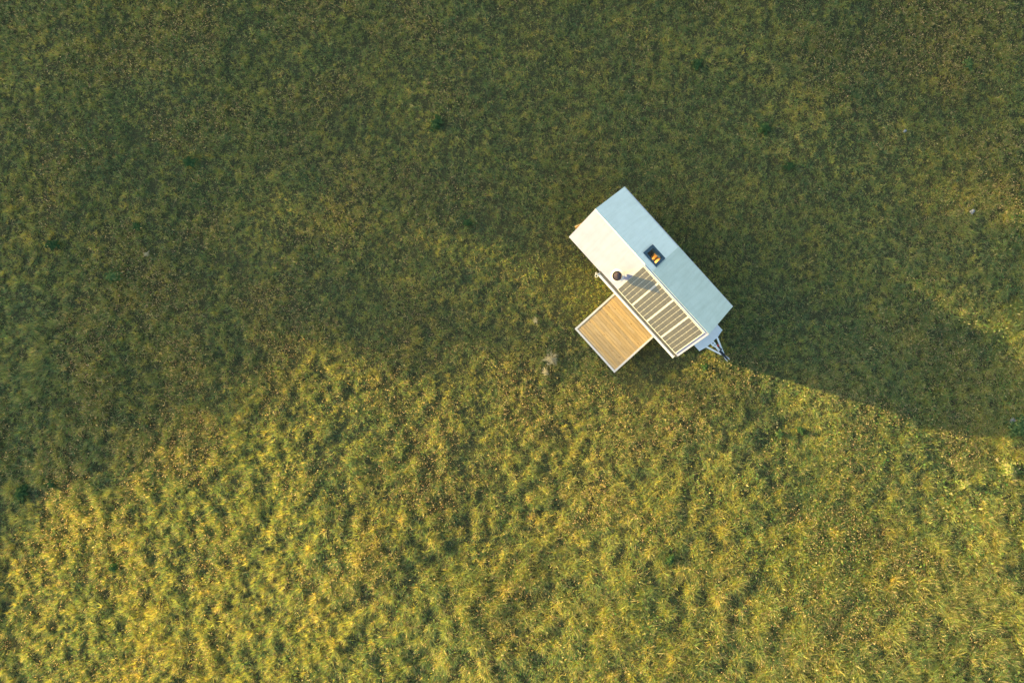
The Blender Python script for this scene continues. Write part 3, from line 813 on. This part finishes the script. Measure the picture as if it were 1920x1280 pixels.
# ------------------------------------------------------------------ timber deck
deck = bpy.data.objects.new("wooden_deck", None); C.objects.link(deck)
deck.location = (HC.x, HC.y, 0); deck.rotation_euler = (0, 0, HROT)
tag(deck, "square honey coloured plank deck in a white metal frame beside the tiny house", "deck")
DX0, DX1, DY0, DY1 = -.335, 2.265, -4.07, -1.47
M_plank = bpy.data.materials.new("pine_planks"); M_plank.use_nodes = True
m = M_plank; b = m.node_tree.nodes["Principled BSDF"]; b.inputs["Roughness"].default_value = .62; b.inputs["Specular IOR Level"].default_value = .25
at = N(m, "ShaderNodeVertexColor"); at.layer_name = "tint"
tc = N(m, "ShaderNodeTexCoord"); mp = N(m, "ShaderNodeMapping"); mp.inputs["Scale"].default_value = (1.2, 16, 1); L(m, tc.outputs["Object"], mp.inputs[0])
nz = N(m, "ShaderNodeTexNoise"); nz.inputs["Scale"].default_value = 2.2; nz.inputs["Detail"].default_value = 6; L(m, mp.outputs[0], nz.inputs[0])
cr = N(m, "ShaderNodeValToRGB"); cr.color_ramp.elements[0].position = .3; cr.color_ramp.elements[0].color = (.80, .76, .70, 1); cr.color_ramp.elements[1].position = .65; cr.color_ramp.elements[1].color = (1.08, 1.08, 1.08, 1)
L(m, nz.outputs[0], cr.inputs[0])
mx = N(m, "ShaderNodeMixRGB"); mx.blend_type = 'MULTIPLY'; mx.inputs[0].default_value = 1; L(m, at.outputs[0], mx.inputs[1]); L(m, cr.outputs[0], mx.inputs[2])
mp2 = N(m, "ShaderNodeMapping"); mp2.inputs["Scale"].default_value = (2.6, 6.5, 1); L(m, tc.outputs["Object"], mp2.inputs[0])
vo = N(m, "ShaderNodeTexVoronoi"); vo.inputs["Scale"].default_value = 1.0; vo.inputs["Randomness"].default_value = 1; L(m, mp2.outputs[0], vo.inputs["Vector"])
kr = N(m, "ShaderNodeValToRGB"); kr.color_ramp.elements[0].position = .05; kr.color_ramp.elements[0].color = (.33, .20, .10, 1); kr.color_ramp.elements[1].position = .15; kr.color_ramp.elements[1].color = (1, 1, 1, 1)
L(m, vo.outputs["Distance"], kr.inputs[0])
mx2 = N(m, "ShaderNodeMixRGB"); mx2.blend_type = 'MULTIPLY'; mx2.inputs[0].default_value = .85; L(m, mx.outputs[0], mx2.inputs[1]); L(m, kr.outputs[0], mx2.inputs[2])
L(m, mx2.outputs[0], b.inputs["Base Color"])
g = random.Random(5)
bm = bmesh.new(); cl = bm.loops.layers.float_color.new("tint")
FR = .085; y = DY0 + FR; step = (DY1 - DY0 - 2 * FR) / 19
for i in range(19):
    cuts = [DX0 + FR, DX1 - FR]
    if g.random() < .3: cuts = [DX0 + FR, g.uniform(.4, 1.6), DX1 - FR]
    for x0, x1 in zip(cuts, cuts[1:]):
        n0 = len(bm.faces)
        box(bm, x0 + .001, x1 - .001, y + .005, y + step - .004, .50, .525 + g.uniform(0, .008))
        bm.faces.ensure_lookup_table()
        t = g.random(); k = g.uniform(.86, 1.06)
        c = [(.48 * (1 - t) + .42 * t) * k, (.335 * (1 - t) + .315 * t) * k, (.165 * (1 - t) + .19 * t) * k, 1]
        for f in bm.faces[n0:]:
            for lp in f.loops: lp[cl] = c
    y += step
obj("decking", bm, M_plank, deck)
bm = bmesh.new()
box(bm, DX0, DX1, DY0, DY0 + FR, .38, .545); box(bm, DX0, DX1, DY1 - FR, DY1, .38, .545)
box(bm, DX0, DX0 + FR, DY0 + FR, DY1 - FR, .38, .545); box(bm, DX1 - FR, DX1, DY0 + FR, DY1 - FR, .38, .545)
obj("frame", bm, M_white, deck, bevel=.005)
bm = bmesh.new()
for k in range(5):
    x = DX0 + .35 + k * .47; box(bm, x, x + .05, DY0 + FR + .002, DY1 - FR - .002, .40, .495)
obj("joist", bm, M_gap, deck)
for x in (DX0 + .12, DX1 - .12):
    for y in (DY0 + .12, DY1 - .12):
        bm = bmesh.new(); cyl(bm, (x, y, -.05), (x, y, .379), .03, n=16); cyl(bm, (x, y, -.06), (x, y, -.03), .08, n=16); obj("leg", bm, M_galv, deck)
